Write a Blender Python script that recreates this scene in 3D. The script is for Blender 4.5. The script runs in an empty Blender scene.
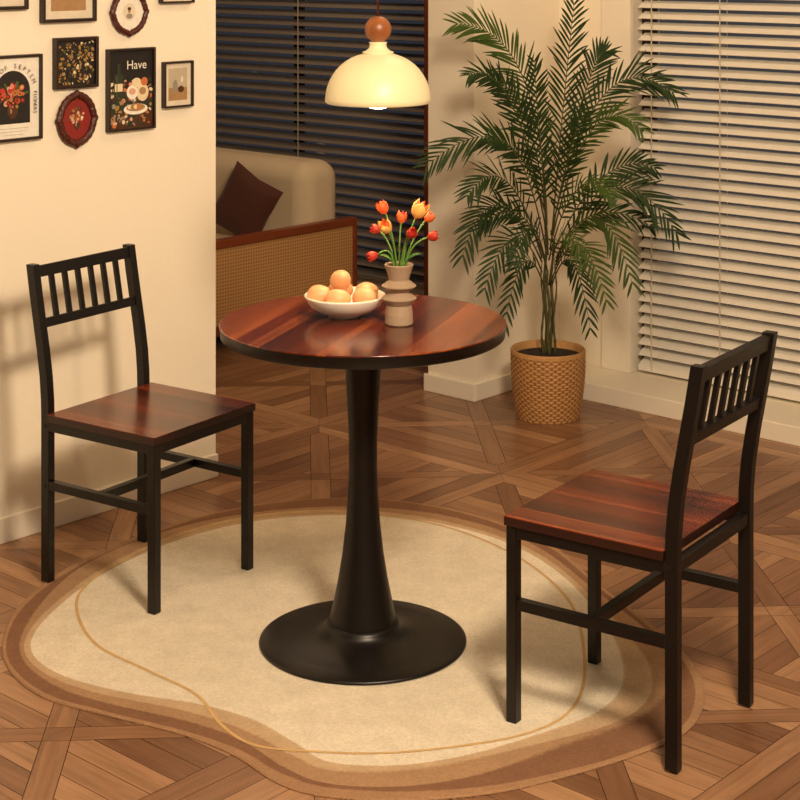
import bpy, math, random, bmesh
from mathutils import Vector, Matrix, Euler
random.seed(7)
scene = bpy.context.scene
COL = scene.collection
scene.view_settings.view_transform='Standard'
F=1688.0; HC=1.65; YH=-52.0
# ---------- camera ----------
cam_d = bpy.data.cameras.new("camera"); cam = bpy.data.objects.new("camera", cam_d); COL.objects.link(cam)
cam.location=(0,0,HC); cam.rotation_euler=(math.radians(90),0,0)
cam_d.sensor_width=36; cam_d.lens=F/800*36; cam_d.shift_y=-(400-YH)/800; cam_d.clip_start=.05
scene.camera=cam
# ---------- frames ----------
ANG=math.atan2(.745,.666)
u=Vector((math.cos(ANG),math.sin(ANG),0)); v=Vector((math.sin(ANG),-math.cos(ANG),0))
C0=Vector((.2695,6.148,0))
def P(t,w,z=0): return C0+u*t+v*w+Vector((0,0,z))
def fl(px,py,z=0):
    d=F*(HC-z)/(py-YH); return Vector(((px-400)/F*d,d,z))
def at(px,py,d): return Vector(((px-400)/F*d,d,HC-(py-YH)*d/F))
def lin(h):
    h=h.lstrip('#'); c=[int(h[i:i+2],16)/255 for i in (0,2,4)]
    return tuple((x/12.92 if x<=.04045 else ((x+.055)/1.055)**2.4) for x in c)+(1,)
# ---------- materials ----------
def newmat(name):
    m=bpy.data.materials.new(name); m.use_nodes=True
    nt=m.node_tree; b=nt.nodes['Principled BSDF']; return m,nt,b
def N(nt,t,**k):
    n=nt.nodes.new(t)
    for a,b in k.items(): setattr(n,a,b)
    return n
def mixc(nt,fac,a,b,blend='MIX'):
    n=nt.nodes.new('ShaderNodeMix'); n.data_type='RGBA'; n.blend_type=blend
    for s,val in ((n.inputs[0],fac),(n.inputs[6],a),(n.inputs[7],b)):
        if isinstance(val,(int,float,tuple)): s.default_value=val
        else: nt.links.new(val,s)
    return n.outputs[2]
def mat(name,col,rough=.5,metal=0,var=.12,nscale=8,bump=0,bscale=200,emis=0,ecol=None,coat=0,trans=0,sheen=0,spec=.5):
    m,nt,b=newmat(name); c=lin(col)
    tc=N(nt,'ShaderNodeTexCoord'); no=N(nt,'ShaderNodeTexNoise'); no.inputs['Scale'].default_value=nscale; no.inputs['Detail'].default_value=4
    nt.links.new(tc.outputs['Object'],no.inputs['Vector'])
    d=tuple(x*(1-var) for x in c[:3])+(1,); l=tuple(min(1,x*(1+var)) for x in c[:3])+(1,)
    nt.links.new(mixc(nt,no.outputs['Fac'],d,l),b.inputs['Base Color'])
    b.inputs['Roughness'].default_value=rough; b.inputs['Metallic'].default_value=metal
    b.inputs['Coat Weight'].default_value=coat; b.inputs['Specular IOR Level'].default_value=spec
    if sheen: b.inputs['Sheen Weight'].default_value=sheen
    if emis:
        b.inputs['Emission Color'].default_value=lin(ecol or col); b.inputs['Emission Strength'].default_value=emis
    if bump:
        n2=N(nt,'ShaderNodeTexNoise'); n2.inputs['Scale'].default_value=bscale; nt.links.new(tc.outputs['Object'],n2.inputs['Vector'])
        bp=N(nt,'ShaderNodeBump'); bp.inputs['Strength'].default_value=bump; bp.inputs['Distance'].default_value=.01
        nt.links.new(n2.outputs['Fac'],bp.inputs['Height']); nt.links.new(bp.outputs['Normal'],b.inputs['Normal'])
    if trans:
        tr=N(nt,'ShaderNodeBsdfTranslucent'); tr.inputs['Color'].default_value=c
        mx=N(nt,'ShaderNodeMixShader'); mx.inputs[0].default_value=trans
        nt.links.new(b.outputs[0],mx.inputs[1]); nt.links.new(tr.outputs[0],mx.inputs[2])
        nt.links.new(mx.outputs[0],nt.nodes['Material Output'].inputs[0])
    return m
def wood(name,cols,width=.04,rot=0,rough=.3,grain=.45,coat=.0,off=0,ramp='LINEAR'):
    m,nt,b=newmat(name)
    tc=N(nt,'ShaderNodeTexCoord'); mp=N(nt,'ShaderNodeMapping'); mp.inputs['Rotation'].default_value=(0,0,rot); mp.inputs['Location'].default_value=(off,off,0)
    nt.links.new(tc.outputs['Object'],mp.inputs['Vector'])
    sp=N(nt,'ShaderNodeSeparateXYZ'); nt.links.new(mp.outputs[0],sp.inputs[0])
    wb=N(nt,'ShaderNodeTexNoise'); wb.noise_dimensions='1D'; wb.inputs['Scale'].default_value=9
    nt.links.new(sp.outputs['Y'],wb.inputs['W'])
    ad=N(nt,'ShaderNodeMath',operation='MULTIPLY_ADD'); nt.links.new(wb.outputs['Fac'],ad.inputs[0]); ad.inputs[1].default_value=width*1.5; nt.links.new(sp.outputs['Y'],ad.inputs[2])
    dv=N(nt,'ShaderNodeMath',operation='DIVIDE'); nt.links.new(ad.outputs[0],dv.inputs[0]); dv.inputs[1].default_value=width
    fo=N(nt,'ShaderNodeMath',operation='FLOOR'); nt.links.new(dv.outputs[0],fo.inputs[0])
    wn=N(nt,'ShaderNodeTexWhiteNoise'); wn.noise_dimensions='1D'; nt.links.new(fo.outputs[0],wn.inputs['W'])
    rp=N(nt,'ShaderNodeValToRGB'); e=rp.color_ramp.elements
    e[0].position=0; e[0].color=lin(cols[0]); e[1].position=1; e[1].color=lin(cols[-1])
    for i,c in enumerate(cols[1:-1]):
        k=e.new((i+1)/(len(cols)-1)); k.color=lin(c)
    nt.links.new(wn.outputs['Value'],rp.inputs[0])
    col=rp.outputs[0]
    for (sx,sy,lo,hi,g) in ((1.2,60,.38,.58,grain*.8),(3,300,.40,.58,grain*.7)):
        m2=N(nt,'ShaderNodeMapping'); m2.inputs['Scale'].default_value=(sx,sy,4); nt.links.new(mp.outputs[0],m2.inputs['Vector'])
        gn=N(nt,'ShaderNodeTexNoise'); gn.inputs['Scale'].default_value=1; gn.inputs['Detail'].default_value=4; gn.inputs['Distortion'].default_value=.2
        nt.links.new(m2.outputs[0],gn.inputs['Vector'])
        r2=N(nt,'ShaderNodeValToRGB'); r2.color_ramp.elements[0].position=lo; r2.color_ramp.elements[0].color=(1-g,1-g*1.15,1-g*1.2,1); r2.color_ramp.elements[1].position=hi; r2.color_ramp.elements[1].color=(1.0,)*3+(1,)
        nt.links.new(gn.outputs['Fac'],r2.inputs[0]); col=mixc(nt,1.0,col,r2.outputs[0],'MULTIPLY')
    nt.links.new(col,b.inputs['Base Color'])
    b.inputs['Roughness'].default_value=rough; b.inputs['Coat Weight'].default_value=coat; b.inputs['Coat Roughness'].default_value=.15
    return m
M={}
M['wall']=mat('wall_paint','#f3e9d6',.85,var=.03,nscale=2,bump=.05,bscale=60)
M['base']=mat('baseboard_paint','#f0e7d6',.5,var=.02)
M['ceil']=mat('ceiling_paint','#e8dfcf',.9,var=.02)
M['black']=mat('black_metal','#110d0b',.38,0,var=.1,bump=.02,bscale=500,spec=.4)
M['blackedge']=mat('black_edge_band','#0f0b09',.4,var=.1,spec=.4)
M['seatwood']=wood('striped_walnut_seat',['#4a170b','#742a12','#591d0d','#8c3f1e','#501a0c','#7c3014'],.030,0,.24,.45,coat=.15)
M['topwood']=wood('striped_walnut_table_top',['#4a170b','#702711','#591d0d','#a05228','#501a0c','#782d13'],.036,math.radians(-72),.18,.45,coat=.25,off=.013)
M['sofawood']=wood('sofa_wood',['#8a4424','#98502c'],.2,0,.4,.25)
M['darkwood']=wood('frame_dark_wood',['#24120c','#33190f'],.05,0,.4)
M['orangewood']=wood('turned_brown_wood',['#94562e','#a26136'],.05,0,.4,.2)
M['sofa']=mat('beige_upholstery','#d6c2a2',.95,var=.08,bump=.3,bscale=300)
M['pillow']=mat('dark_brown_velvet','#4b2416',.9,var=.2,bump=.1,sheen=.1)
M['slat']=mat('cream_blind_slat','#efe9dd',.6,var=.03)
M['slatd']=mat('shaded_blind_slat','#7f746b',.6,var=.03)  # darker version of the cream slat: the far blind's shadow is in the colour
M['cord']=mat('blind_cord','#cfc4ae',.8)
M['ceramic']=mat('white_ceramic','#efe8dc',.2,var=.02,coat=.3)
M['egg']=mat('apricot_eggshell','#dfa272',.45,var=.06,nscale=30)
M['vase']=mat('taupe_stoneware','#a28a72',.75,var=.12,nscale=30,bump=.1,bscale=200)
M['leaf']=mat('palm_leaf_green','#263c17',.6,var=.35,nscale=6,trans=.12,spec=.3)
M['leaf2']=mat('palm_leaf_olive','#3f551e',.6,var=.3,nscale=6,trans=.15,spec=.3)
M['cane']=mat('palm_cane','#4c4b24',.6,var=.3,nscale=20)
M['soil']=mat('potting_soil','#1e130c',.95,var=.4,nscale=60,bump=.6,bscale=80)
M['basket']=mat('woven_rattan','#bf8f58',.6,var=.2,nscale=40)
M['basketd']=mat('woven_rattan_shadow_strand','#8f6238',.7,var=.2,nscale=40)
M['stem']=mat('tulip_stem','#5e8a35',.5)
M['tleaf']=mat('tulip_leaf','#4c7a30',.5,trans=.2)
M['tred']=mat('tulip_red','#c83a26',.5,trans=.25)
M['torange']=mat('tulip_orange','#ea7038',.5,trans=.25)
M['tyellow']=mat('tulip_yellow','#f8cd72',.5,trans=.3)
M['shade']=mat('cream_lamp_shade','#dccfa6',.4,var=.02,emis=.18,ecol='#ffe0a0')
M['bulb']=mat('lit_bulb','#e8dcc0',.2,emis=.7,ecol='#ffdc9c')
M['lampcord']=mat('brown_cord','#5a2614',.6)
M['seatedge']=mat('dark_red_edge','#2c110a',.4)
def nightmat(name,base,e):
    m,nt,b=newmat(name)
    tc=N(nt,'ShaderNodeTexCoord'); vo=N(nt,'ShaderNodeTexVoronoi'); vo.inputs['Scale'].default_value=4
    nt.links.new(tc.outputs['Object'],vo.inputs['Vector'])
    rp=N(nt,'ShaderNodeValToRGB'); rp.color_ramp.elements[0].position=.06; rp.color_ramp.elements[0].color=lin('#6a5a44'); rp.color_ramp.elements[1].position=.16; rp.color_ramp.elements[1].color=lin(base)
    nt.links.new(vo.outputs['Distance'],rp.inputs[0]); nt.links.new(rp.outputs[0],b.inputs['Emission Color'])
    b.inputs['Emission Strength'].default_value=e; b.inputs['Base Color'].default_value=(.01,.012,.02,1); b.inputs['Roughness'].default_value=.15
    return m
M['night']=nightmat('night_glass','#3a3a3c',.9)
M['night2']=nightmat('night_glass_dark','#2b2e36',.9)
def floormat():
    m,nt,b=newmat('parquet_oak')
    at_=N(nt,'ShaderNodeAttribute',attribute_name='rnd'); uvn=N(nt,'ShaderNodeUVMap',uv_map='UVMap')
    rp=N(nt,'ShaderNodeValToRGB'); e=rp.color_ramp.elements
    e[0].color=lin('#7c563d'); e[1].color=lin('#b38966'); k=e.new(.5); k.color=lin('#976e50')
    nt.links.new(at_.outputs['Fac'],rp.inputs[0])
    mp=N(nt,'ShaderNodeMapping'); mp.inputs['Scale'].default_value=(4,60,1); nt.links.new(uvn.outputs[0],mp.inputs['Vector'])
    gn=N(nt,'ShaderNodeTexNoise'); gn.inputs['Scale'].default_value=1; gn.inputs['Detail'].default_value=6; gn.inputs['Distortion'].default_value=.8
    nt.links.new(mp.outputs[0],gn.inputs['Vector'])
    r2=N(nt,'ShaderNodeValToRGB'); r2.color_ramp.elements[0].position=.3; r2.color_ramp.elements[0].color=(.66,.63,.60,1); r2.color_ramp.elements[1].position=.65; r2.color_ramp.elements[1].color=(1,1,1,1)
    nt.links.new(gn.outputs['Fac'],r2.inputs[0])
    nt.links.new(mixc(nt,1.0,rp.outputs[0],r2.outputs[0],'MULTIPLY'),b.inputs['Base Color'])
    b.inputs['Roughness'].default_value=.31
    return m
M['floor']=floormat(); M['gap']=mat('floor_gap','#3c261a',.9)
def rattan():
    m,nt,b=newmat('cane_webbing')
    tc=N(nt,'ShaderNodeTexCoord')
    ws=[]
    for d in ('X','Z'):
        w=N(nt,'ShaderNodeTexWave',wave_type='BANDS',bands_direction=d); w.inputs['Scale'].default_value=22
        nt.links.new(tc.outputs['Object'],w.inputs['Vector']); ws.append(w)
    mu=N(nt,'ShaderNodeMath',operation='MAXIMUM'); nt.links.new(ws[0].outputs['Fac'],mu.inputs[0]); nt.links.new(ws[1].outputs['Fac'],mu.inputs[1])
    nt.links.new(mixc(nt,mu.outputs[0],lin('#8a6038'),lin('#cc9c64')),b.inputs['Base Color']); b.inputs['Roughness'].default_value=.6
    return m
M['cane_web']=rattan()
def rugmat():
    m,nt,b=newmat('rug_pile')
    a=N(nt,'ShaderNodeAttribute',attribute_name='band'); tc=N(nt,'ShaderNodeTexCoord')
    n1=N(nt,'ShaderNodeTexNoise'); n1.inputs['Scale'].default_value=70; n1.inputs['Detail'].default_value=5; nt.links.new(tc.outputs['Object'],n1.inputs['Vector'])
    ma=N(nt,'ShaderNodeMath',operation='MULTIPLY_ADD'); nt.links.new(n1.outputs['Fac'],ma.inputs[0]); ma.inputs[1].default_value=.05; nt.links.new(a.outputs['Fac'],ma.inputs[2])
    rp=N(nt,'ShaderNodeValToRGB'); e=rp.color_ramp.elements
    stops=[(0,'#ad8562'),(.20,'#ad8562'),(.23,'#8c6347'),(.46,'#8a6146'),(.50,'#b38d69'),(.74,'#b38d69'),(.78,'#cdae8a'),(1.0,'#d0b28e'),(1.08,'#f2e6d0')]
    stops=[(p/1.3,c) for p,c in stops]
    e[0].position=0; e[0].color=lin(stops[0][1]); e[1].position=stops[-1][0]; e[1].color=lin(stops[-1][1])
    for p,c in stops[1:-1]: k=e.new(p); k.color=lin(c)
    dv=N(nt,'ShaderNodeMath',operation='DIVIDE'); nt.links.new(ma.outputs[0],dv.inputs[0]); dv.inputs[1].default_value=1.3
    nt.links.new(dv.outputs[0],rp.inputs[0])
    col=rp.outputs[0]
    for sc,lo in ((140,.82),(14,.87)):
        n2=N(nt,'ShaderNodeTexNoise'); n2.inputs['Scale'].default_value=sc; n2.inputs['Detail'].default_value=6; n2.inputs['Roughness'].default_value=.65; nt.links.new(tc.outputs['Object'],n2.inputs['Vector'])
        r2=N(nt,'ShaderNodeValToRGB'); r2.color_ramp.elements[0].position=.3; r2.color_ramp.elements[0].color=(lo,lo*.99,lo*.98,1); r2.color_ramp.elements[1].position=.62; r2.color_ramp.elements[1].color=(1,1,1,1)
        nt.links.new(n2.outputs['Fac'],r2.inputs[0]); col=mixc(nt,1.0,col,r2.outputs[0],'MULTIPLY')
    nt.links.new(col,b.inputs['Base Color'])
    b.inputs['Roughness'].default_value=.97
    n3=N(nt,'ShaderNodeTexNoise'); n3.inputs['Scale'].default_value=260; nt.links.new(tc.outputs['Object'],n3.inputs['Vector'])
    bp=N(nt,'ShaderNodeBump'); bp.inputs['Strength'].default_value=.6; bp.inputs['Distance'].default_value=.01
    nt.links.new(n3.outputs['Fac'],bp.inputs['Height']); nt.links.new(bp.outputs['Normal'],b.inputs['Normal'])
    return m
M['rug']=rugmat(); M['rugl']=mat('rug_gold_line','#cfaa70',.95,var=.2,nscale=30,bump=.4,bscale=260)

# ---------- mesh helpers ----------
class MB:
    def __init__(s): s.v=[]; s.f=[]; s.m=[]; s.sm=[]
    def add(s,vs,fs,mi=0,smooth=False):
        o=len(s.v); s.v+= [tuple(x) for x in vs]
        for k,f in enumerate(fs):
            s.f.append([o+i for i in f]); s.m.append(mi[k] if isinstance(mi,list) else mi); s.sm.append(smooth)
    def box(s,c,d,rot=None,mi=0):
        c=Vector(c); vs=[]
        for z in (-.5,.5):
            for x,y in ((-.5,-.5),(.5,-.5),(.5,.5),(-.5,.5)):
                p=Vector((x*d[0],y*d[1],z*d[2]))
                if rot is not None: p=rot@p
                vs.append(c+p)
        s.add(vs,[(3,2,1,0),(4,5,6,7),(0,1,5,4),(1,2,6,5),(2,3,7,6),(3,0,4,7)],mi)
    def lathe(s,prof,n=48,mi=0,c=(0,0,0),smooth=True):
        c=Vector(c); vs=[]; fs=[]
        for r,z in prof:
            for i in range(n):
                a=2*math.pi*i/n; vs.append(c+Vector((r*math.cos(a),r*math.sin(a),z)))
        for k in range(len(prof)-1):
            for i in range(n):
                j=(i+1)%n; fs.append((k*n+i,k*n+j,(k+1)*n+j,(k+1)*n+i))
        s.add(vs,fs,mi,smooth)
    def tube(s,pts,r,n=8,mi=0):
        pts=[Vector(p) for p in pts]; vs=[]; fs=[]
        rs=r if isinstance(r,(list,tuple)) else [r]*len(pts)
        ref=None
        for k,p in enumerate(pts):
            t=(pts[min(k+1,len(pts)-1)]-pts[max(k-1,0)]).normalized()
            if ref is None: ref=Vector((1,0,0)) if abs(t.x)<.8 else Vector((0,1,0))
            a=(ref-t*ref.dot(t)).normalized(); b=t.cross(a); ref=a
            for i in range(n):
                an=2*math.pi*i/n; vs.append(p+(a*math.cos(an)+b*math.sin(an))*rs[k])
        for k in range(len(pts)-1):
            for i in range(n):
                j=(i+1)%n; fs.append((k*n+i,k*n+j,(k+1)*n+j,(k+1)*n+i))
        fs.append(tuple(reversed(range(n)))); fs.append(tuple((len(pts)-1)*n+i for i in range(n)))
        s.add(vs,fs,mi,True)
    def obj(s,name,mats,parent=None,bevel=0,loc=None,rotz=None):
        me=bpy.data.meshes.new(name); me.from_pydata(s.v,[],s.f)
        if not isinstance(mats,(list,tuple)): mats=[mats]
        for m in mats: me.materials.append(m)
        for p,mi,sm in zip(me.polygons,s.m,s.sm): p.material_index=mi; p.use_smooth=sm
        me.update()
        o=bpy.data.objects.new(name,me); COL.objects.link(o)
        if parent: o.parent=parent
        if loc is not None: o.location=loc
        if rotz is not None: o.rotation_euler=(0,0,rotz)
        if bevel:
            b=o.modifiers.new('bevel','BEVEL'); b.width=bevel; b.segments=2; b.limit_method='ANGLE'
        return o
def empty(name,loc,label=None,cat=None,rotz=0,group=None):
    o=bpy.data.objects.new(name,None); o.empty_display_size=.1; COL.objects.link(o); o.location=loc; o.rotation_euler=(0,0,rotz)
    if label: o['label']=label; o['category']=cat
    if group: o['group']=group
    return o
def tag(o,label,cat,group=None,kind=None):
    o['label']=label; o['category']=cat
    if group: o['group']=group
    if kind: o['kind']=kind
    return o
def struct(o,label=None,cat=None):
    o['kind']='structure'
    o['label']=label or o.name.replace('_',' '); o['category']=cat or 'wall'
    return o
def sbox(name,t0,t1,w0,w1,z0,z1,m,label,cat,bevel=0):
    b=MB(); b.box((0,0,(z1-z0)/2),(t1-t0,w1-w0,z1-z0))
    o=b.obj(name,m,loc=P((t0+t1)/2,(w0+w1)/2,z0),rotz=ANG,bevel=bevel)
    return struct(o,label,cat)
# ---------- floor ----------
def clip(poly,nx,ny,c):
    out=[]
    for i in range(len(poly)):
        a=poly[i]; b=poly[(i+1)%len(poly)]
        da=nx*a[0]+ny*a[1]-c; db=nx*b[0]+ny*b[1]-c
        if da<=0: out.append(a)
        if (da<0<db) or (db<0<da):
            k=da/(da-db); out.append((a[0]+(b[0]-a[0])*k,a[1]+(b[1]-a[1])*k))
    return out
def build_floor():
    S=.80; g=.0008; B=.060; V=[];Fc=[];R=[];UV=[]
    T0,T1,W0,W1=-4.6,2.0,-4.2,3.6
    def put(poly,ang):
        if len(poly)<3: return
        o=len(V); ca,sa=math.cos(ang),math.sin(ang); ru,rv=random.random()*40,random.random()*40
        for x,y in poly:
            V.append(tuple(P(x,y,0))); UV.append((x*ca+y*sa+ru,-x*sa+y*ca+rv))
        Fc.append(list(range(o,o+len(poly)))[::-1]); R.append(random.random())
    nt_=int((T1-T0)/S)+1; nw=int((W1-W0)/S)+1
    q=math.sqrt(.5)
    for i in range(nt_):
        for j in range(nw):
            cx=T0+(i+.5)*S; cy=W0+(j+.5)*S; h=S/2
            dd=B*q-g; put([(cx+dd,cy),(cx,cy+dd),(cx-dd,cy),(cx,cy-dd)],0)
            for k in range(4):
                a=k*math.pi/2; ex,ey=math.cos(a),math.sin(a); fx,fy=-ey,ex
                def loc(poly): return [(cx+x*ex+y*fx,cy+x*ey+y*fy) for x,y in poly]
                pb=[(h-B,-h+B),(h,-h),(h,h),(h-B,h-B)]
                pb=clip(pb,1,0,h-g); pb=clip(pb,-1,0,-(h-B+g)); pb=clip(pb,-q,q,-g*.5); pb=clip(pb,-q,-q,-g*.5); put(loc(pb),a+math.pi/2)
                tri=[(0,0),(h-B,-(h-B)),(h-B,h-B)]
                tri=clip(tri,-q,q,-B/2-g); tri=clip(tri,-q,-q,-B/2-g)
                step=(h-B)/5
                x1=h-B
                if (i+j+k)%2==0:
                    while x1>.03:
                        x0=max(0,x1-step)
                        pp=clip(tri,1,0,x1-g); pp=clip(pp,-1,0,-(x0+g)); put(loc(pp),a+math.pi/2); x1=x0
                else:
                    y=-step*5.5
                    while y<h:
                        pp=clip(tri,0,1,y+step-g); pp=clip(pp,0,-1,-(y+g)); pp=clip(pp,1,0,h-B-g); put(loc(pp),a); y+=step
                L=(h-B)
                band=[(0,0),(L,0),(L,L),(0,L)]
                band=clip(band,-q,q,B/2-g); band=clip(band,q,-q,B/2-g)
                band=clip(band,-q,-q,-B/2-g)
                band=clip(band,1,0,L-g); band=clip(band,0,1,L-g)
                put(loc(band),a+math.pi/4)
    me=bpy.data.meshes.new('floor')
    base=[P(T0-.3,W0-.3,-.004),P(T1,W0-.3,-.004),P(T1,W1,-.004),P(T0-.3,W1,-.004)]
    nb=len(V); V2=V+[tuple(p) for p in base]; F2=Fc+[[nb+3,nb+2,nb+1,nb]]
    me.from_pydata(V2,[],F2)
    me.materials.append(M['floor']); me.materials.append(M['gap'])
    uvl=me.uv_layers.new(name='UVMap'); UV2=UV+[(0,0)]*4
    for l in me.loops: uvl.data[l.index].uv=UV2[l.vertex_index]
    at_=me.attributes.new('rnd','FLOAT','FACE')
    for k,r in enumerate(R+[0]): at_.data[k].value=r
    me.polygons[len(F2)-1].material_index=1
    o=bpy.data.objects.new('floor',me); COL.objects.link(o); struct(o,'brown parquet floor with diagonal panel pattern','floor')
build_floor()
# ---------- walls ----------
sbox('wall_left',-5.0,-1.213,-.25,-.05,0,2.6,M['wall'],'cream painted wall hung with framed pictures','wall')
sbox('baseboard_left',-5.0,-1.213,-.0499,-.036,0,.072,M['base'],'cream baseboard along the picture wall','baseboard',.003)
sbox('wall_column',0,.95,-.22,0,0,2.6,M['wall'],'cream painted wall end beside the palm','wall')
sbox('baseboard_column',-.013,0,-.233,.013,0,.064,M['base'],'cream baseboard at the wall end','baseboard',.003)
sbox('baseboard_side',0,.28,0,.013,0,.064,M['base'],'cream baseboard beside the palm pot','baseboard',.003)
sbox('wall_right',.52,.72,0,.335,0,2.6,M['wall'],'cream wall pier beside the window','wall')
sbox('wall_header',.52,.72,.335,3.4,2.2,2.6,M['wall'],'cream wall above the window','wall')
sbox('wall_sill',.52,.72,.335,3.4,0,.064,M['wall'],'low wall under the window','wall')
sbox('trim_1',.28,.519,.0135,3.4,0,.064,M['base'],'low cream window ledge step','trim',.003)
sbox('trim_2',.495,.5195,.215,.345,.065,2.2,M['base'],'cream window jamb trim','trim',.002)
sbox('wall_far',1.05,1.2,-1.02,-.22,0,2.6,M['wall'],'wall behind the living area','wall')
sbox('trim_3',.93,1.05,-1.05,-1.005,0,1.46,M['sofawood'],'brown wooden window post','trim',.002)
sbox('wall_back',1.05,1.2,-4.0,-1.02,0,.1,M['wall'],'low wall under dark window','wall')
sbox('wall_back_header',1.05,1.2,-4.0,-1.02,2.2,2.6,M['wall'],'wall above dark window','wall')
sbox('wall_side',-1.2,1.2,-4.15,-4.0,0,2.6,M['wall'],'living area side wall','wall')
sbox('ceiling',-5.0,1.2,-4.15,3.4,2.6,2.65,M['ceil'],'plain white ceiling','ceiling')
def window(name,t,w0,w1,z0,z1,label,gm):
    b=MB(); b.box((0,0,(z1-z0)/2),(.01,w1-w0,z1-z0),mi=0)
    L=w1-w0; n=max(1,round(L/1.0))
    for i in range(n+1):
        y=-L/2+L*i/n; y=max(-L/2+.025,min(L/2-.025,y)); b.box((-.01,y,(z1-z0)/2),(.04,.05,z1-z0),mi=1)
    b.box((-.01,0,.025),(.038,L,.05),mi=1); b.box((-.01,0,z1-z0-.025),(.038,L,.05),mi=1)
    o=b.obj(name,[gm,M['darkwood']],loc=P(t,(w0+w1)/2,z0),rotz=ANG); struct(o,label,'window')
window('window_1',.62,.335,3.4,.064,2.2,'large window at night',M['night'])
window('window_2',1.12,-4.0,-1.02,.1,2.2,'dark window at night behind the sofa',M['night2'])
def blinds(name,t,w0,w1,z0,z1,pitch,depth,tilt,m,label,cords):
    b=MB(); L=w1-w0; z=z0+.02
    rot=Matrix.Rotation(-tilt,3,'Y')
    while z<z1-.04:
        for sx in (-1,1):
            r=Matrix.Rotation(-tilt+sx*.12,3,'Y')
            b.box(Vector((0,0,z))+rot@Vector((sx*depth/4,0,0)),(depth/2,L,.0022),rot=r)
        z+=pitch
    b.box((0,0,z1-.02),(.05,L,.04)); b.box((0,0,z0),(.045,L,.018))
    for w in cords:
        y=w-(w0+w1)/2
        for dx in (-depth*.5,depth*.5):
            b.box((dx,-y,(z0+z1)/2),(.0025,.0035,z1-z0),mi=1)
    o=b.obj(name,[m,M['cord']],loc=P(t,(w0+w1)/2,0),rotz=ANG); tag(o,label,'blinds')
blinds('venetian_blind',.55,.36,3.3,.085,2.19,.0405,.051,math.radians(29),M['slat'],'cream horizontal slat blind hanging over the night window',[.42,.711,1.25,1.8,2.4])
blinds('venetian_blind',1.01,-3.9,-1.06,.12,2.19,.046,.056,math.radians(30),M['slatd'],'shade-darkened grey-brown slat blind hanging behind the sofa',[-1.9,-2.5])

# ---------- table ----------
rz=.005
tb=fl(363,641,rz); table=empty('dining_table',tb,'round walnut-striped pedestal table with black trumpet base','table')
b=MB(); R=.340; H=.758
b.lathe([(R-.002,H-.004),(R,H-.0035),(R,H-.001),(R-.0015,H)],96,0); b.lathe([(0.0005,H),(R-.0015,H)],96,0,smooth=False)
b.lathe([(.0005,H-.031),(R-.008,H-.031),(R-.003,H-.028),(R-.001,H-.004)],96,1)
b.obj('table_top',[M['topwood'],M['blackedge']],table)
b=MB(); b.lathe([(.0005,H-.0315),(.11,H-.0315),(.11,H-.036),(.055,.713),(.048,.70),(.043,.64),(.0375,.56),(.034,.48),(.0335,.42),(.036,.35),(.041,.28),(.049,.21),(.059,.15),(.070,.095),(.0765,.066),(.079,.055),(.079,.050)],64)
b.obj('pedestal',M['black'],table)
b=MB(); b.lathe([(.0005,0),(.240,0),(.2455,.003),(.2455,.006),(.240,.009),(.19,.013),(.145,.018),(.115,.024),(.095,.032),(.0865,.042),(.0845,.0495),(.0005,.0495)],96)
b.obj('table_base',M['black'],table)

# ---------- chair ----------
def build_chair(loc,rz_,label):
    ch=empty('dining_chair',loc,label,'chair',rz_,'chairs at the round table')
    hx,hy=.186,.180; q=.024
    zs=[0,.42,.47,.53,.6,.68,.75,.817]; ln=[0,0,-.001,-.006,-.017,-.032,-.045,-.056]
    def lean(z):
        for k in range(len(zs)-1):
            if z<=zs[k+1]:
                f=(z-zs[k])/(zs[k+1]-zs[k]); return ln[k]+(ln[k+1]-ln[k])*f
        return ln[-1]
    for sy in (-1,1):
        b=MB(); b.box((hx,sy*hy,.2085),(q,q,.417)); b.obj('leg',M['black'],ch,bevel=.0015)
    for sy in (-1,1):
        b=MB(); vs=[];fs=[]
        for z,l in zip(zs,ln):
            for x,y in ((-.5,-.5),(.5,-.5),(.5,.5),(-.5,.5)): vs.append((-hx+l+x*q*1.15,sy*hy+y*q*.95,z))
        for k in range(len(zs)-1):
            for i in range(4):
                j=(i+1)%4; fs.append((k*4+i,k*4+j,k*4+4+j,k*4+4+i))
        fs.append((3,2,1,0)); n=(len(zs)-1)*4; fs.append((n,n+1,n+2,n+3)); b.add(vs,fs)
        for z in (.405,.25):
            b.box((-hx,sy*(hy+q*.5),z),(.008,.004,.008))
        b.obj('leg',M['black'],ch,bevel=.0015)
    b=MB()
    for z,hh in ((.796,.030),(.664,.024)):
        b.box((-hx+lean(z),0,z),(.018,2*hy-q,hh),rot=Matrix.Rotation(-.19,3,'Y'))
    for k in range(6):
        y=-hy+q*.5+(2*hy-q)*(k+1)/7
        b.box((-hx+(lean(.79)+lean(.67))/2,y,.730),(.010,.015,.124),rot=Matrix.Rotation(-.185,3,'Y'))
    b.obj('backrest',M['black'],ch,bevel=.001)
    b=MB()
    b.box((hx,0,.405),(q*.9,2*hy-q,.024)); b.box((-hx,0,.405),(q*.9,2*hy-q,.024))
    for sy in (-1,1): b.box((0,sy*hy,.405),(2*hx-q,q*.9,.024))
    b.obj('seat_frame',M['black'],ch,bevel=.001)
    b=MB()
    for sy in (-1,1): b.box((0,sy*hy,.252),(2*hx-q,.02,.022))
    b.box((0,0,.252),(.02,2*hy-.02,.022)); b.obj('stretcher',M['black'],ch,bevel=.001)
    b=MB(); x0=-hx+q*.62; x1=hx+q*.5+.003; yy=hy+q*.5+.004
    b.box(((x0+x1)/2,0,.4375),(x1-x0,2*yy,.002),mi=0); b.box(((x0+x1)/2,0,.4273),(x1-x0,2*yy,.018),mi=1)
    b.obj('seat',[M['seatwood'],M['seatedge']],ch)
    return ch
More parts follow.
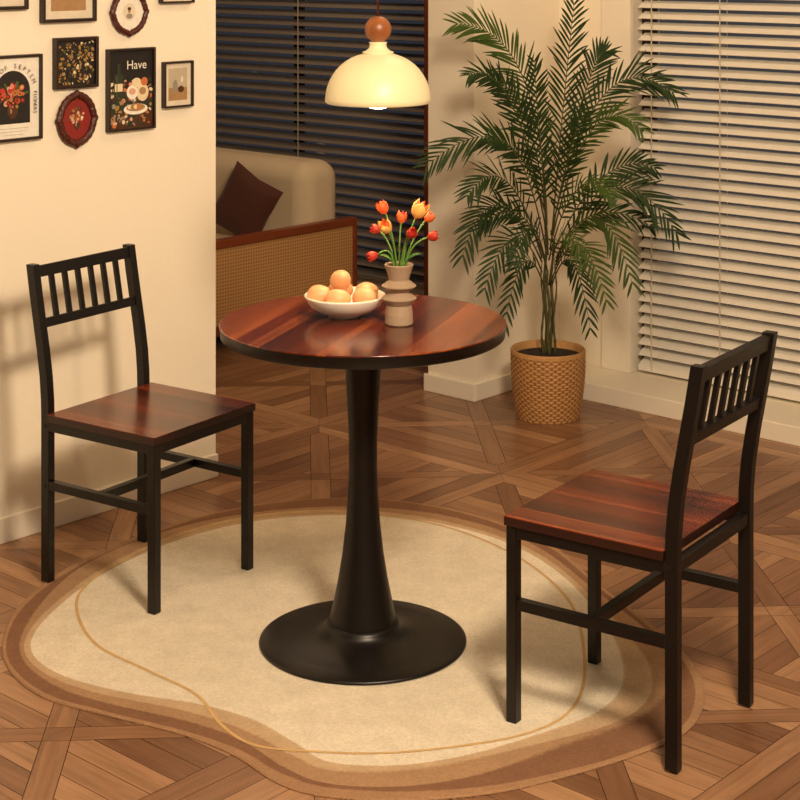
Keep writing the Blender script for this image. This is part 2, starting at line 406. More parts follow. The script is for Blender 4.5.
pl=[fl(47,581,rz),fl(156,613,rz),fl(248,569,rz),fl(142,540,rz)]; cl=sum(pl,Vector())/4; cl.z=rz
dl=((pl[1]-pl[0])+(pl[2]-pl[3])); rl=math.atan2(dl.y,dl.x)
ch1=build_chair(cl,rl,'black metal dining chair with striped walnut seat beside the picture wall')
pr=[fl(513,720,rz),fl(677,770,rz),fl(746,704,rz),fl(592,662,rz)]; cr=sum(pr,Vector())/4; cr.z=rz
dr=((pr[0]-pr[1])+(pr[3]-pr[2])); rr=math.atan2(dr.y,dr.x)
ch2=ch1.copy(); COL.objects.link(ch2); ch2.location=cr; ch2.rotation_euler=(0,0,rr); ch2['label']='black metal dining chair with striped walnut seat near the window'
for c in list(ch1.children):
    k=c.copy(); k.parent=ch2; COL.objects.link(k)

# ---------- rug ----------
def smooth_loop(pts,n=160):
    m=len(pts); out=[]
    per=n//m+1
    for i in range(m):
        p0,p1,p2,p3=[pts[(i+k-1)%m] for k in range(4)]
        for j in range(per):
            t=j/per
            out.append(.5*((2*p1)+(p2-p0)*t+(2*p0-5*p1+4*p2-p3)*t*t+(3*p1-p0-3*p2+p3)*t**3))
    return out
def resample(l,n):
    c=fl(340,640); res=[]
    for k in range(n):
        a=-math.pi+2*math.pi*(k+.5)/n; dd=Vector((math.cos(a),math.sin(a),0)); best=None
        for i in range(len(l)):
            p=l[i]-c; q=l[(i+1)%len(l)]-c; e=q-p
            den=dd.x*e.y-dd.y*e.x
            if abs(den)<1e-9: continue
            s=(p.x*e.y-p.y*e.x)/den; tt=(p.x*dd.y-p.y*dd.x)/den
            if s>0 and -1e-6<=tt<=1+1e-6 and (best is None or s>best): best=s
        res.append(c+dd*(best or .5))
    return res
outer=[(3,640),(20,606),(62,572),(118,545),(190,520),(265,505),(350,499),(430,506),(500,523),(555,548),(602,588),(655,628),(692,662),(705,695),(690,730),(640,755),(565,778),(490,795),(400,802),(320,797),(275,783),(235,757),(180,735),(105,716),(42,698),(8,670)]
inner=[(32,642),(52,615),(100,578),(170,545),(250,524),(335,517),(420,522),(500,542),(555,572),(597,615),(619,655),(620,690),(592,716),(540,735),(470,756),(400,767),(330,764),(296,745),(255,722),(200,706),(130,695),(70,680),(38,662)]
NR=260
LO=resample(smooth_loop([fl(*p) for p in outer]),NR); LI=resample(smooth_loop([fl(*p) for p in inner]),NR)
b=MB(); ctr=fl(340,640); bandv=[]
def lp(f,z,wob=0,ph=1):
    r=[]
    for k in range(NR):
        a=k*2*math.pi/NR
        ff=f+wob*math.sin(a*3+ph)+wob*.6*math.sin(a*5+ph*2)
        r.append(LO[k].lerp(LI[k],ff)+Vector((0,0,z)))
    return r
seq=[(lp(0,0.0005),0),(lp(.0,rz*.5),0),(lp(.03,rz),.03),(lp(.16,rz,.07,3),.22),(lp(.46,rz,.14,1),.48),(lp(.76,rz,.09,2.2),.77),(lp(.98,rz),1.0),(lp(1.07,rz),1.3)]
for k in range(len(seq)-1):
    b.add(seq[k][0]+seq[k+1][0],[(i,(i+1)%NR,NR+(i+1)%NR,NR+i) for i in range(NR)],0,True); bandv+=[seq[k][1]]*NR+[seq[k+1][1]]*NR
b.add([p.copy() for p in seq[-1][0]]+[ctr+Vector((0,0,rz))],[(i,(i+1)%NR,NR) for i in range(NR)],0,False); bandv+=[1.3]*(NR+1)
line=[(330,514),(255,519),(180,537),(118,565),(82,592),(78,618),(98,648),(150,674),(196,697),(222,728),(255,748),(310,754),(380,756),(450,750),(520,738),(565,718),(583,688),(583,645),(572,608),(545,578),(505,552),(450,530),(390,518)]
LL=smooth_loop([fl(*p) for p in line],200); n=len(LL)
vs=[]
for k in range(n):
    t=(LL[(k+1)%n]-LL[k-1]).normalized(); s=Vector((t.y,-t.x,0))
    vs+= [LL[k]+s*.0038+Vector((0,0,rz+.001)),LL[k]-s*.0038+Vector((0,0,rz+.001))]
b.add(vs,[(2*k,2*k+1,(2*k+3)%(2*n),(2*k+2)%(2*n)) for k in range(n)],1); bandv+=[0]*len(vs)
o=b.obj('area_rug',[M['rug'],M['rugl']]); tag(o,'wavy-edged cream rug with brown border bands under the table','rug')
a_=o.data.attributes.new('band','FLOAT','POINT')
for i,x in enumerate(bandv): a_.data[i].value=x
for p in o.data.polygons:
    if p.normal.z<0: p.flip()
# ---------- bowl & eggs ----------
TZ=H+.0002+rz
bp=fl(345,316,TZ)
bowl=MB(); pr_=[(.0005,.003),(.034,.003),(.036,0),(.040,0),(.041,.006),(.062,.012),(.085,.027),(.0975,.047),(.0985,.051),(.096,.052),(.094,.049),(.082,.031),(.060,.017),(.03,.011),(.0005,.010)]
bowl.lathe(pr_,64); o=bowl.obj('bowl',M['ceramic'],loc=bp); tag(o,'shallow white ceramic bowl full of eggs on the table','bowl')
eg=MB(); prof=[]
for k in range(17):
    a=math.pi*k/16; z=-math.cos(a)*.031; r=math.sin(a)*.0252*(1+.14*math.cos(a))
    prof.append((max(r,.0002),z))
eg.lathe(prof,32)
pos=[(-.061,-.006,.051,1.35,80),(-.014,-.050,.050,1.45,84),(.048,-.034,.051,.9,80),(.052,.028,.051,2.2,84),(-.012,.050,.051,1.6,80),(-.010,.000,.086,.3,62)]
first=None
for k,(x,y,z,az,tl) in enumerate(pos):
    if first is None: e=eg.obj('egg',M['egg']); first=e
    else: e=first.copy(); COL.objects.link(e)
    e.location=bp+Vector((x,y,z)); e.rotation_euler=(math.radians(tl),0,az)
    tag(e,'smooth apricot-brown egg piled in the white bowl','egg','eggs in the bowl')
# ---------- vase & tulips ----------
vp=fl(399,324,TZ)
b=MB(); b.lathe([(.0005,0),(.031,0),(.0335,.003),(.033,.025),(.0300,.046),(.0415,.0605),(.0415,.0625),(.024,.075),(.024,.077),(.0405,.0895),(.0405,.0915),(.0240,.104),(.0240,.107),(.031,.130),(.0345,.140),(.033,.142),(.030,.139),(.0225,.11),(.0205,.03),(.0005,.03)],96,smooth=False)
o=b.obj('vase',M['vase'],loc=vp); tag(o,'taupe stoneware vase with stacked flared rings on the table','vase')
def tulip(bx,bz,dy,mats,sc,tilt,leafs,label):
    s=1688/vp.y; sc*=1.05
    base0=Vector((random.uniform(-.008,.008),random.uniform(-.008,.008),.034))
    top=Vector(((bx-398)/s,dy,.142+(268-bz)/s))
    mouth=Vector((top.x*.25,dy*.3,.142)); mouth.x=max(-.018,min(.018,mouth.x))
    e=empty('tulip',vp+base0,label,'flower',0,'tulips in the vase')
    pts=[]
    for k in range(13):
        t=k/12
        if t<.4: p=base0.lerp(mouth,t/.4)
        else:
            q=(t-.4)/.6; c=mouth+ (mouth-base0).normalized()*.05
            p=mouth*(1-q)**2+c*2*q*(1-q)+top*q*q
        pts.append(p-base0)
    b=MB(); b.tube(pts,.0020,6); b.obj('stem',M['stem'],e)
    d=(pts[-1]-pts[-2]).normalized(); d=(d+Vector((tilt,0,0))).normalized()
    q=d.to_track_quat('Z','Y').to_matrix()
    b=MB(); Hh=.036*sc
    for layer,(cnt,rr) in enumerate(((3,.80),(3,1.0))):
        for i in range(cnt):
            a0=2*math.pi*i/cnt+layer*math.pi/3; vs=[];fs=[]; nu,nv=6,7
            for jv in range(nv):
                tv=jv/(nv-1); w=math.sin(math.pi*min(1,tv*.78+.12))**.7*(1-tv**5*.85); r=.0155*sc*rr*math.sin(math.pi*(.12+.62*tv))**.8
                if jv==0: r*=.35
                for iu in range(nu):
                    tu=iu/(nu-1)*2-1; a=a0+tu*w*1.15; rad=r*(1-.06*tu*tu)
                    vs.append(pts[-1]+q@Vector((rad*math.cos(a),rad*math.sin(a),Hh*tv*(1-.12*tu*tu*tv))))
            for jv in range(nv-1):
                for iu in range(nu-1):
                    n0=jv*nu+iu; fs.append((n0,n0+1,n0+nu+1,n0+nu))
            b.add(vs,fs,layer,True)
    b.obj('bloom',[M[mats[0]],M[mats[1]]],e)
    if leafs:
        sgn,L=leafs; vs=[];fs=[]; n=9; st=mouth-base0
        for k in range(n):
            t=k/(n-1); p=st+Vector((sgn*L*t*.75,dy*.5*t-.01*t,L*(1.0*t-.55*t*t)))
            w=.007*math.sin(math.pi*(.12+.88*t))**.8 if k<n-1 else .0003
            vs+=[p+Vector((0,-w,-w*.3)),p+Vector((0,0,-w*.5)),p+Vector((0,w,w*.3))]
        for k in range(n-1):
            for i in (0,1): fs.append((3*k+i,3*k+i+1,3*k+4+i,3*k+3+i))
        b=MB(); b.add(vs,fs,0,True); b.obj('leaf',M['tleaf'],e)
tulip(385,218,.0,('torange','torange'),.9,-.2,(-1,.05),'orange tulip in the taupe vase')
tulip(388,234,-.035,('torange','tyellow'),1.0,-.1,None,'peach-yellow and orange tulip in the taupe vase')
tulip(414,222,-.01,('torange','tyellow'),1.25,.15,(1,.06),'large yellow and orange tulip in the taupe vase')
tulip(400,230,.035,('tred','torange'),.8,0,None,'orange tulip in the taupe vase')
tulip(407,238,-.04,('tred','tred'),.8,.3,None,'small red tulip in the taupe vase')
tulip(377,257,-.02,('tred','tred'),.75,-1.0,None,'drooping red tulip bud in the taupe vase')
tulip(379,238,.03,('tred','tred'),.7,-.7,None,'small red tulip bud in the taupe vase')
tulip(426,241,-.01,('tred','tred'),.75,.8,None,'red tulip leaning over the vase rim')
tulip(424,228,.04,('tred','torange'),.75,.5,None,'red tulip in the taupe vase')

# ---------- pendant ----------
lp_=at(378,101,4.1); lampz=lp_.z
lamp=empty('pendant_lamp',(lp_.x,4.1,lampz),'cream dome pendant lamp with wooden ball on a cord','lamp')
b=MB(); r=.1285
prof=[(r-.004,-.004),(r,-.001)]
for k in range(1,20):
    a=math.radians(k*4.05); prof.append((r*math.cos(a)**.88,.118*math.sin(a)))
zt=prof[-1][1]
prof+=[(.0375,zt+.001),(.0375,zt+.005),(.030,zt+.007),(.022,zt+.014),(.020,zt+.024),(.023,zt+.028),(.0005,zt+.029)]
nd=21
inn=[(max(.0005,x-.004),z-.0035) for x,z in prof[1:nd]]
b.lathe(prof,64); b.lathe([prof[0]]+inn,64)
b.obj('lamp_shade',M['shade'],lamp)
zb=zt+.028+.031
b=MB(); pb=[]
for k in range(17):
    a=math.pi*k/16; pb.append((max(.0005,.0325*math.sin(a)),zb-.0325*math.cos(a)))
b.lathe(pb,40); b.obj('wooden_ball',M['orangewood'],lamp)
b=MB(); b.tube([(0,0,zb+.03),(0,0,2.6-lampz-.02)],.003,8); b.lathe([(.0005,2.6-lampz-.03),(.05,2.6-lampz-.03),(.05,2.6-lampz-.001)],32); b.obj('cord',M['lampcord'],lamp)
b=MB(); vs=[];fs=[]; n=144; m_=12
for j in range(m_+1):
    a=math.pi/2*j/m_
    for i in range(n):
        th=2*math.pi*i/n; rr_=.046*math.sin(a)*(1+.07*math.cos(24*th)*math.sin(a)); vs.append((max(.0003,rr_)*math.cos(th),max(.0003,rr_)*math.sin(th),.014-.033*math.cos(a)+.002*math.cos(24*th)*math.sin(a)))
for j in range(m_):
    for i in range(n):
        k=(i+1)%n; fs.append((j*n+i,j*n+k,(j+1)*n+k,(j+1)*n+i))
b.add(vs,fs,0,True); b.obj('bulb',M['bulb'],lamp)

# ---------- plant ----------
pp=fl(548,416); YP=pp.y
plant=empty('potted_palm',pp,'tall green palm in a woven rattan pot beside the window','plant')
b=MB(); n=560; rows=196; hh=.236; NC=56; NRr=26; vs=[];fs=[];mi=[]
def prad(t): return .110+.020*math.sin(t*math.pi*.62)
def weave(a,t):
    row=int(t*NRr-1e-6); fz=math.sin((t*NRr-row)*math.pi)
    c=math.cos(a*NC/2+(row%2)*math.pi)
    return (fz**.5 if fz>0 else 0)*(.5+.5*c)
for j in range(rows+1):
    t=j/rows
    for i in range(n):
        a=2*math.pi*i/n; wv=.0026*weave(a,t)
        if j>rows-11: wv=.0030+.0008*math.sin(a*60+t*200)
        vs.append(((prad(t)+wv)*math.cos(a),(prad(t)+wv)*math.sin(a),t*hh))
for j in range(rows):
    t=(j+.5)/rows
    for i in range(n):
        k=(i+1)%n; fs.append((j*n+i,j*n+k,(j+1)*n+k,(j+1)*n+i))
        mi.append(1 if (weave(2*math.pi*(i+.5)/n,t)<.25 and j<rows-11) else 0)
b.add(vs,fs,mi,True); rt=prad(1)
b.lathe([(rt+.003,hh),(rt,hh+.004),(rt-.008,hh),(rt-.010,hh-.04)],72,0); b.lathe([(.0005,.0),(.110,0)],48,0)
b.obj('pot',[M['basket'],M['basketd']],plant)
b=MB(); b.lathe([(.0005,hh-.012),(.06,hh-.014),(rt-.010,hh-.022)],48); b.obj('soil',M['soil'],plant)
def L_(px,py,dy):
    return at(px,py,YP+dy)-pp
b=MB()
for (x0,x1,y1,dy) in ((546,545,225,0),(551,553,240,.02),(549,548,270,-.03),(543,542,262,-.01),(554,556,258,-.02)):
    a_=L_(x0,342,dy*.5); c_=L_(x1,y1,dy); a_.z=hh-.02
    pts=[a_.lerp(c_,k/20)+Vector((.004*math.sin(k*.5+x0),0,0)) for k in range(21)]
    b.tube(pts,[(.0066 if x0 in(546,551,549) else .0045)-.00015*k+(.001 if k%3==0 else 0) for k in range(21)],8)
b.obj('cane',M['cane'],plant)
fr=[((552,235),(562,120),(574,5),0,-.02,.9),((547,225),(522,75),(458,24),-.05,-.12,1),((546,215),(500,140),(428,165),-.1,-.2,.95),
((553,225),(604,95),(672,92),-.0,-.05,.95),((556,258),(614,188),(676,232),-.08,-.15,.9),
((556,265),(596,218),(632,282),-.1,-.2,.8),((542,262),(498,205),(463,255),-.12,-.22,.8),((542,272),(514,238),(485,288),-.15,-.25,.7),
((548,255),(530,130),(490,78),-.06,-.1,.8),((550,285),(578,245),(606,300),-.15,-.3,.7),
((551,235),(583,100),(604,52),.02,.02,.8),((548,245),(541,150),(534,62),-.1,-.2,.7),
((542,258),(507,182),(468,195),-.18,-.3,.75),((549,260),(577,190),(614,196),-.2,-.35,.65),
((550,250),(565,170),(585,110),-.18,-.3,.65),((552,255),(602,178),(654,168),.0,.02,.8),
((547,235),(512,105),(470,75),-.1,-.2,.75),((553,235),(592,130),(640,128),-.1,-.2,.75),((546,250),(522,165),(492,140),-.2,-.3,.65),((556,262),(592,215),(650,225),-.05,-.05,.7),((548,275),(532,228),(514,262),-.22,-.34,.6),
((549,285),(562,235),(584,262),-.2,-.36,.6),((547,270),(520,215),(480,228),-.1,-.15,.7),((552,285),(572,262),(590,328),-.1,-.2,.6),((545,290),(525,262),(505,322),-.1,-.2,.6)]
for fi,(r0,m0,t0,dm,dt,sz) in enumerate(fr):
    A=L_(r0[0],r0[1],0); Mi=L_(m0[0],m0[1],dm); Tp=L_(t0[0],t0[1],dt); Cc=Mi*2-(A+Tp)*.5
    def bz(t): return A*(1-t)**2+Cc*2*t*(1-t)+Tp*t*t
    def bt(t): return ((Cc-A)*(1-t)+(Tp-Cc)*t).normalized()
    b=MB(); nn=18; b.tube([bz(k/nn) for k in range(nn+1)],[.0030*(1-.75*k/nn) for k in range(nn+1)],6,mi=1)
    TS=.24
    Ltot=sum((bz((k+1)/nn)-bz(k/nn)).length for k in range(nn)); cnt=int(Ltot*(1-TS)/.0215)+2
    for k in range(cnt):
        t=TS+(1-TS)*k/(cnt-1); p=bz(t); T=bt(t)
        Nn=Vector((random.uniform(-.15,.15),-.85,.6)); Nn=(Nn-T*Nn.dot(T)).normalized(); S=T.cross(Nn)
        prof_=math.sin(math.pi*(.18+.74*(t-TS)/(1-TS)))**.7
        for sg in (-1,1):
            Lf=(.03+.105*prof_)*sz*random.uniform(.78,1.15)
            D=(T*(1.0+.6*t)+S*sg*1.0+Nn*random.uniform(-.3,.45)+T*random.uniform(-.25,.25)).normalized()
            drp=random.uniform(.02,.28)
            W=D.cross(Nn).normalized()*1; vs=[];fs=[]; ns=6
            wmax=random.uniform(.0038,.0050)
            for q in range(ns+1):
                s=q/ns; c=p+D*Lf*s+Vector((0,0,-1))*Lf*drp*s*s
                w=wmax*math.sin(math.pi*(.10+.88*s))**.7 if q<ns else .0003
                vs+=[c-W*w+Nn*w*.35,c,c+W*w+Nn*w*.35]
            for q in range(ns):
                for i in (0,1): fs.append((3*q+i,3*q+i+1,3*q+4+i,3*q+3+i))
            b.add(vs,fs,0,True)
    b.obj('frond',[M['leaf2'] if fi%4==1 else M['leaf'],M['cane']],plant)

# ---------- sofa ----------
sofa=empty('sofa',P(.22,-2.05,0),'beige upholstered sofa with wooden frame and woven cane side','sofa',ANG)
def sl(t,w,z): return (t-.22,-(w+2.05),z)
t0,t1=-.22,.68
def sb(b,ta,tb,wa,wb,za,zb,mi=0):
    c=sl((ta+tb)/2,(wa+wb)/2,(za+zb)/2); b.box(c,(tb-ta,wb-wa,zb-za),mi=mi)
b=MB()
for w_ in (-1.245,-2.88):
    sb(b,t0,t1,w_-.023,w_+.023,.425,.46); sb(b,t0,t1,w_-.023,w_+.023,.07,.11)
    sb(b,t0,t0+.05,w_-.023,w_+.023,0,.425); sb(b,t1-.02,t1,w_-.023,w_+.023,0,.425)
sb(b,t0,t0+.03,-2.85,-1.27,.1,.2); sb(b,t1-.03,t1,-2.85,-1.27,.1,.42)
b.obj('sofa_frame',M['sofawood'],sofa,bevel=.004)
for w_ in (-1.245,-2.88):
    b=MB(); sb(b,t0+.05,t1-.02,w_-.012,w_+.012,.11,.425); b.obj('cane_panel',M['cane_web'],sofa)
def puff(name,ta,tb,wa,wb,za,zb,rad,m):
    b=MB(); sb(b,ta,tb,wa,wb,za,zb); o=b.obj(name,m,sofa,bevel=rad); o.modifiers[0].segments=8
    for p in o.data.polygons: p.use_smooth=True
    wn=o.modifiers.new('wn','WEIGHTED_NORMAL'); return o
puff('seat_cushion',t0+.02,t1-.27,-2.85,-1.275,.2,.36,.04,M['sofa'])
puff('backrest',.40,.645,-2.85,-1.275,.2,.715,.085,M['sofa'])
b=MB(); n=14; vs=[];fs=[]
for side in (1,-1):
    for j in range(n+1):
        for i in range(n+1):
            x=i/n*2-1; y=j/n*2-1
            pin=1-.10*(1-abs(y))*abs(x)**2 ; pin2=1-.10*(1-abs(x))*abs(y)**2
            th=.055*((1-x**4)*(1-y**4))**.6
            vs.append((x*.145*pin,side*th,y*.145*pin2))
m_=(n+1)**2
for s in range(2):
    for j in range(n):
        for i in range(n):
            a=s*m_+j*(n+1)+i; q=(a,a+1,a+n+2,a+n+1); fs.append(q if s==1 else q[::-1])
b.add(vs,fs,0,True); o=b.obj('throw_pillow',M['pillow'],loc=P(.28,-1.52,.525)); o.rotation_euler=Euler((math.radians(-14),math.radians(24),ANG-math.pi/2+.1)); tag(o,'dark brown square throw pillow leaning on the beige sofa','pillow')

# ---------- pictures ----------
WO=P(0,-.0495)
def wallhit(px):
    k=(px-400)/F
    s=(k*WO.y-WO.x)/(u.x-k*u.y); p=WO+u*s; return s,p
def txt(s,size,x,z,rot=0,y=-.0165):
    cu=bpy.data.curves.new('t','FONT'); cu.body=s; cu.size=size; cu.align_x='CENTER'; cu.align_y='CENTER'
    ob=bpy.data.objects.new('t',cu); COL.objects.link(ob); bpy.context.view_layer.update()
    dg=bpy.context.evaluated_depsgraph_get(); me=bpy.data.meshes.new_from_object(ob.evaluated_get(dg))
    bpy.data.objects.remove(ob)
    R=Matrix.Translation((x,y,z))@Matrix.Rotation(rot,4,'Y')@Matrix.Rotation(math.pi/2,4,'X')
    me.transform(R); return me
def lettering(lst,m,parent):
    vs=MB()
    for a in lst:
        me=txt(*a); vs.add([v.co.copy() for v in me.vertices],[tuple(p.vertices) for p in me.polygons]); bpy.data.meshes.remove(me)
    return vs.obj('lettering',m,parent)
def disc(cx,cz,rx,rz_,y,n=14,a0=0,a1=2*math.pi,rot=0):
    r=[]
    for i in range(n):
        a=a0+(a1-a0)*i/(n if a1-a0>6.2 else n-1); x=rx*math.cos(a); z=rz_*math.sin(a)
        r.append((cx+x*math.cos(rot)-z*math.sin(rot),y,cz+x*math.sin(rot)+z*math.cos(rot)))
    return r
cols={'white':'#ece6da','cream':'#e3d2b0','blackp':'#1a1513','red':'#b8321f','orange':'#c47040','gold':'#a07c3c','brown':'#4b2a18','pink':'#d8a088','green':'#4c5a2c','mat':'#ded3bf','tan':'#a58058','maroon':'#84201a','grey':'#8f897c','dkred':'#5e1a12','dkgreen':'#2a3020','sky':'#b9ad96'}
MP={k:mat('print_'+k,c,.6,var=.15,nscale=60) for k,c in cols.items()}
keys=list(MP.keys()); MI={k:i for i,k in enumerate(keys)}; ML=[MP[k] for k in keys]
M['ovalframe']=mat('carved_reddish_frame','#4a1a10',.4,var=.3,nscale=40,bump=.5,bscale=90)
M['pframe']=mat('dark_picture_frame','#28180f',.4)
def picture(x0,x1,y0,y1,label,bg,fw=.012,oval=False,draw=None,fm=None):
    x0-=2; x1-=2
    s0,_=wallhit(x0); s1,_=wallhit(x1); sc,pc=wallhit((x0+x1)/2)
    z1=HC-(y0-YH)*pc.y/F; z0=HC-(y1-YH)*pc.y/F
    w=s1-s0; h=z1-z0; mid=WO+u*(s0+s1)/2
    e=empty('framed_picture',(mid.x,mid.y,(z0+z1)/2),label,'picture frame',ANG)
    b=MB()
    if not oval:
        for sx in (-1,1): b.box((sx*(w/2-fw/2),-.01,0),(fw,.019,h))
        for sz in (-1,1): b.box((0,-.01,sz*(h/2-fw/2)),(w-2*fw,.019,fw))
        b.obj('frame',fm or M['pframe'],e,bevel=.0015)
    else:
        n=96; k=12; vs=[];fs=[]
        for i in range(n):
            a=2*math.pi*i/n; bumpy=1+.07*max(0,math.cos(4*a))**8+.025*abs(math.cos(12*a))
            for j in range(k):
                bb=2*math.pi*j/k; rr=fw*.5*math.cos(bb)
                vs.append(((w/2-fw*.5+rr)*math.cos(a)*bumpy,-.011-(.007+.003*math.cos(2*bb)**2)*math.sin(bb),(h/2-fw*.5+rr)*math.sin(a)*bumpy))
        for i in range(n):
            for j in range(k):
                i2=(i+1)%n; j2=(j+1)%k; fs.append((i*k+j,i2*k+j,i2*k+j2,i*k+j2))
        b.add(vs,fs,0,True); b.obj('frame',fm or M['ovalframe'],e)
    b=MB()
    if not oval: b.box((0,-.006,0),(w-1.6*fw,.008,h-1.6*fw),mi=MI[bg])
    else:
        ring=disc(0,0,w/2-fw*.7,h/2-fw*.7,-.010,40); b.add(ring,[tuple(range(40))],MI[bg])
    if draw: draw(b,w-2*fw,h-2*fw,e)
    b.obj('picture',ML,e)
    return e
yy=[-.0105]
def put(b,ring,c):
    yy[0]-=.00001
    b.add([(x,yy[0],z) for x,_,z in ring],[tuple(range(len(ring)))],MI[c])
def rect(b,x0,x1,z0,z1,c): put(b,[(x0,0,z0),(x1,0,z0),(x1,0,z1),(x0,0,z1)],c)
def vase_flowers(b,cx,cz,s,rnd,pal,n=40):
    put(b,disc(cx,cz-s*.55,s*.28,s*.3,0,16),'brown'); rect(b,cx-s*.13,cx+s*.13,cz-s*.9,cz-s*.75,'brown'); put(b,disc(cx-s*.08,cz-s*.5,s*.06,s*.18,0,10),'tan')
    for k in range(n//2):
        a=rnd.uniform(-.3,3.5); r=s*rnd.uniform(.2,.75); put(b,disc(cx+r*math.cos(a),cz+r*math.sin(a)*.9,s*.17,s*.05,0,8,rot=a),rnd.choice(['green','dkgreen','green']))
    for k in range(n):
        a=rnd.uniform(0,6.28); r=s*.6*math.sqrt(rnd.random()); q=s*rnd.uniform(.08,.15); x,z=cx+r*math.cos(a),cz+s*.12+r*math.sin(a)*.9
        c=rnd.choice(pal); put(b,disc(x,z,q,q*.85,0,10,rot=a),c); put(b,disc(x,z,q*.45,q*.4,0,8),rnd.choice(pal))
def dr_arch(b,w,h,e):
    yy[0]=-.0105; aw=w*.33
    rect(b,-aw,aw,-h*.32,h*.08,'blackp'); put(b,disc(0,h*.08,aw,aw,0,20,0,math.pi),'blackp')
    vase_flowers(b,0,0,aw*1.1,random.Random(3),['red','red','orange','pink','dkred','gold'],44)
    lst=[]; R=aw*1.22
    S='ART OF SEPTEM'
    for i,ch in enumerate(S):
        a=math.pi*(.98-.86*i/(len(S)-1))
        if ch!=' ': lst.append((ch,.018,R*math.cos(a),h*.08+R*math.sin(a),-(a-math.pi/2)))
    lettering(lst,MP['blackp'],e)
    lettering([(ch,.016,R,h*.06-i*h*.042,math.pi/2) for i,ch in enumerate('FLOWERS')],MP['blackp'],e)
    for k in range(3): rect(b,-w*.3+k*.01,w*.3-k*.01,-h*.38-k*.009,-h*.376-k*.009,'grey')
def dr_flor(b,w,h,e):
    yy[0]=-.0105; rnd=random.Random(5)
    for k in range(190):
        x=rnd.uniform(-w/2,w/2)*.93; z=rnd.uniform(-h/2,h/2)*.93; s=rnd.uniform(.003,.007)
        put(b,disc(x,z,s,s*rnd.uniform(.3,.8),0,7,rot=rnd.uniform(0,3)),rnd.choice(['gold','brown','tan','cream','green','gold','dkgreen','gold']))
def dr_oval(b,w,h,e):
    yy[0]=-.0105; vase_flowers(b,0,h*.05,w*.42,random.Random(2),['orange','pink','cream','gold','pink','dkgreen'],22)
def dr_have(b,w,h,e):
    yy[0]=-.0105; rnd=random.Random(9)
    rect(b,-w*.5,w*.5,-h*.5,-h*.30,'brown'); rect(b,-w*.5,w*.5,-h*.30,h*.02,'dkgreen')
    for k in range(150):
        x=rnd.uniform(-.46,.46)*w; z=rnd.uniform(-.46,.14)*h; s=rnd.uniform(.003,.010)
        put(b,disc(x,z,s,s*rnd.uniform(.4,1),0,10,rot=rnd.uniform(0,3)),rnd.choice(['brown','cream','tan','brown','orange','grey','dkgreen','gold','cream','pink','brown','tan']))
    rect(b,-w*.40,-w*.18,-h*.1,h*.2,'dkgreen'); rect(b,-w*.33,-w*.25,h*.2,h*.34,'dkgreen'); rect(b,-w*.38,-w*.20,-.02*h,h*.08,'cream'); rect(b,-w*.34,-w*.32,-h*.08,h*.18,'green')
    put(b,disc(w*.10,-h*.26,w*.28,w*.10,0,18),'white'); put(b,disc(w*.10,-h*.24,w*.22,w*.07,0,16),'tan')
    for k in range(5): put(b,disc(w*(-.04+.07*k),-h*.23,w*.05,w*.04,0,10),rnd.choice(['cream','orange','gold']))
    put(b,disc(w*.26,-h*.05,w*.14,w*.16,0,18),'cream'); put(b,disc(w*.02,-h*.04,w*.13,w*.13,0,18),'white'); put(b,disc(w*.26,-h*.03,w*.08,w*.07,0,12),'tan'); put(b,disc(w*.02,-h*.03,w*.08,w*.06,0,12),'pink'); put(b,disc(w*.12,h*.08,w*.11,w*.09,0,12),'cream'); put(b,disc(w*.30,h*.09,w*.08,w*.08,0,12),'orange')
    lettering([('Have',.037,w*.10,h*.31,0)],MP['white'],e)
def dr_mat(b,w,h,e):
    yy[0]=-.0105; rect(b,-w*.36,w*.36,-h*.38,h*.38,'sky'); rect(b,-w*.36,w*.36,-h*.38,-h*.08,'tan')
    put(b,disc(-w*.1,-h*.05,w*.10,h*.16,0,12),'grey'); put(b,disc(w*.12,-h*.12,w*.12,h*.08,0,12),'brown'); put(b,disc(w*.16,h*.12,w*.05,h*.08,0,12),'mat')
def dr_clockish(b,w,h,e):
    yy[0]=-.0105; put(b,disc(0,0,w*.24,h*.26,0,20),'mat'); put(b,disc(0,-h*.12,w*.12,h*.08,0,16),'grey'); put(b,disc(0,h*.05,w*.06,h*.08,0,12),'tan'); put(b,disc(0,h*.1,w*.07,h*.05,0,12),'brown')
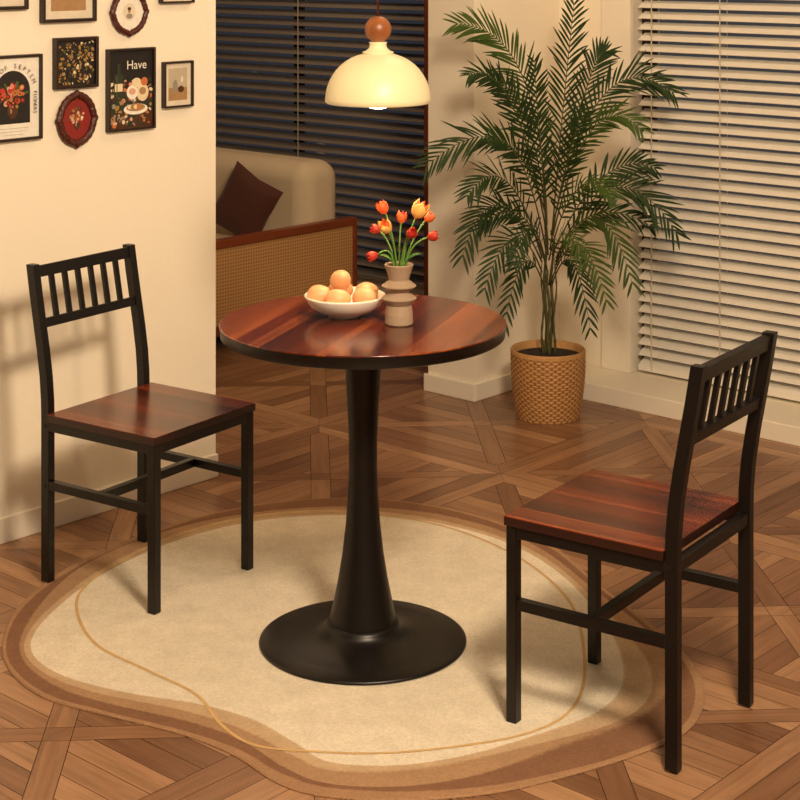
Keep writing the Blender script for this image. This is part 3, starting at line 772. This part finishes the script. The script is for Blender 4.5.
picture(-17,41,55,141,'white poster with dark arch of red flowers, black frame','white',.008,draw=dr_arch)
picture(-25,27,-60,10,'cream art print in dark wooden frame','mat',.010,draw=dr_mat)
picture(41,95,-50,22,'cream art print in dark wooden frame above the flower picture','mat',.010,draw=dr_mat)
picture(54,97,37,88,'small dark print speckled with gold flowers','blackp',.010,draw=dr_flor)
picture(57,96,92,146,'carved reddish oval frame with flower vase painting','maroon',.022,oval=True,draw=dr_oval)
picture(111,147,-11,35,'dark oval frame with pale portrait print','white',.018,oval=True,draw=dr_clockish)
picture(107,154,48,130,'dark kitchen poster with white Have lettering','blackp',.007,draw=dr_have)
picture(163,192,61,107,'small landscape print with pale mat in thin dark frame','mat',.006,draw=dr_mat)
picture(160,193,-45,3,'small art print in thin dark frame','mat',.006,draw=dr_mat)

# ---------- lights ----------
def area(name,loc,tgt,size,e,col):
    l=bpy.data.lights.new(name,'AREA'); l.size=size; l.energy=e; l.color=col
    o=bpy.data.objects.new(name,l); COL.objects.link(o); o.location=loc
    o.rotation_euler=(Vector(tgt)-Vector(loc)).to_track_quat('-Z','Y').to_euler(); return o
def pt(name,loc,e,col,r=.05):
    l=bpy.data.lights.new(name,'POINT'); l.energy=e; l.color=col; l.shadow_soft_size=r
    o=bpy.data.objects.new(name,l); COL.objects.link(o); o.location=loc; return o
W=(1,.775,.53)
area('key_light',(.6,1.8,2.45),(-.55,4.2,.3),.45,112,W)
area('fill_light',(-.8,1.2,2.4),(-.3,4.5,.4),1.4,8,(1,.78,.56))
area('rear_light',(.35,5.0,2.5),(.5,6.0,.4),.5,12,(1,.7,.42))
area('lounge_light',P(.2,-1.6,2.5),P(.3,-1.6,0),.6,7,(1,.7,.45))
pt('pendant_light',(lp_.x,4.1,lampz-.06),7,(1,.72,.44),.04)
w=bpy.data.worlds.new('world'); scene.world=w; w.use_nodes=True
w.node_tree.nodes['Background'].inputs[0].default_value=(.9,.65,.45,1); w.node_tree.nodes['Background'].inputs[1].default_value=.05
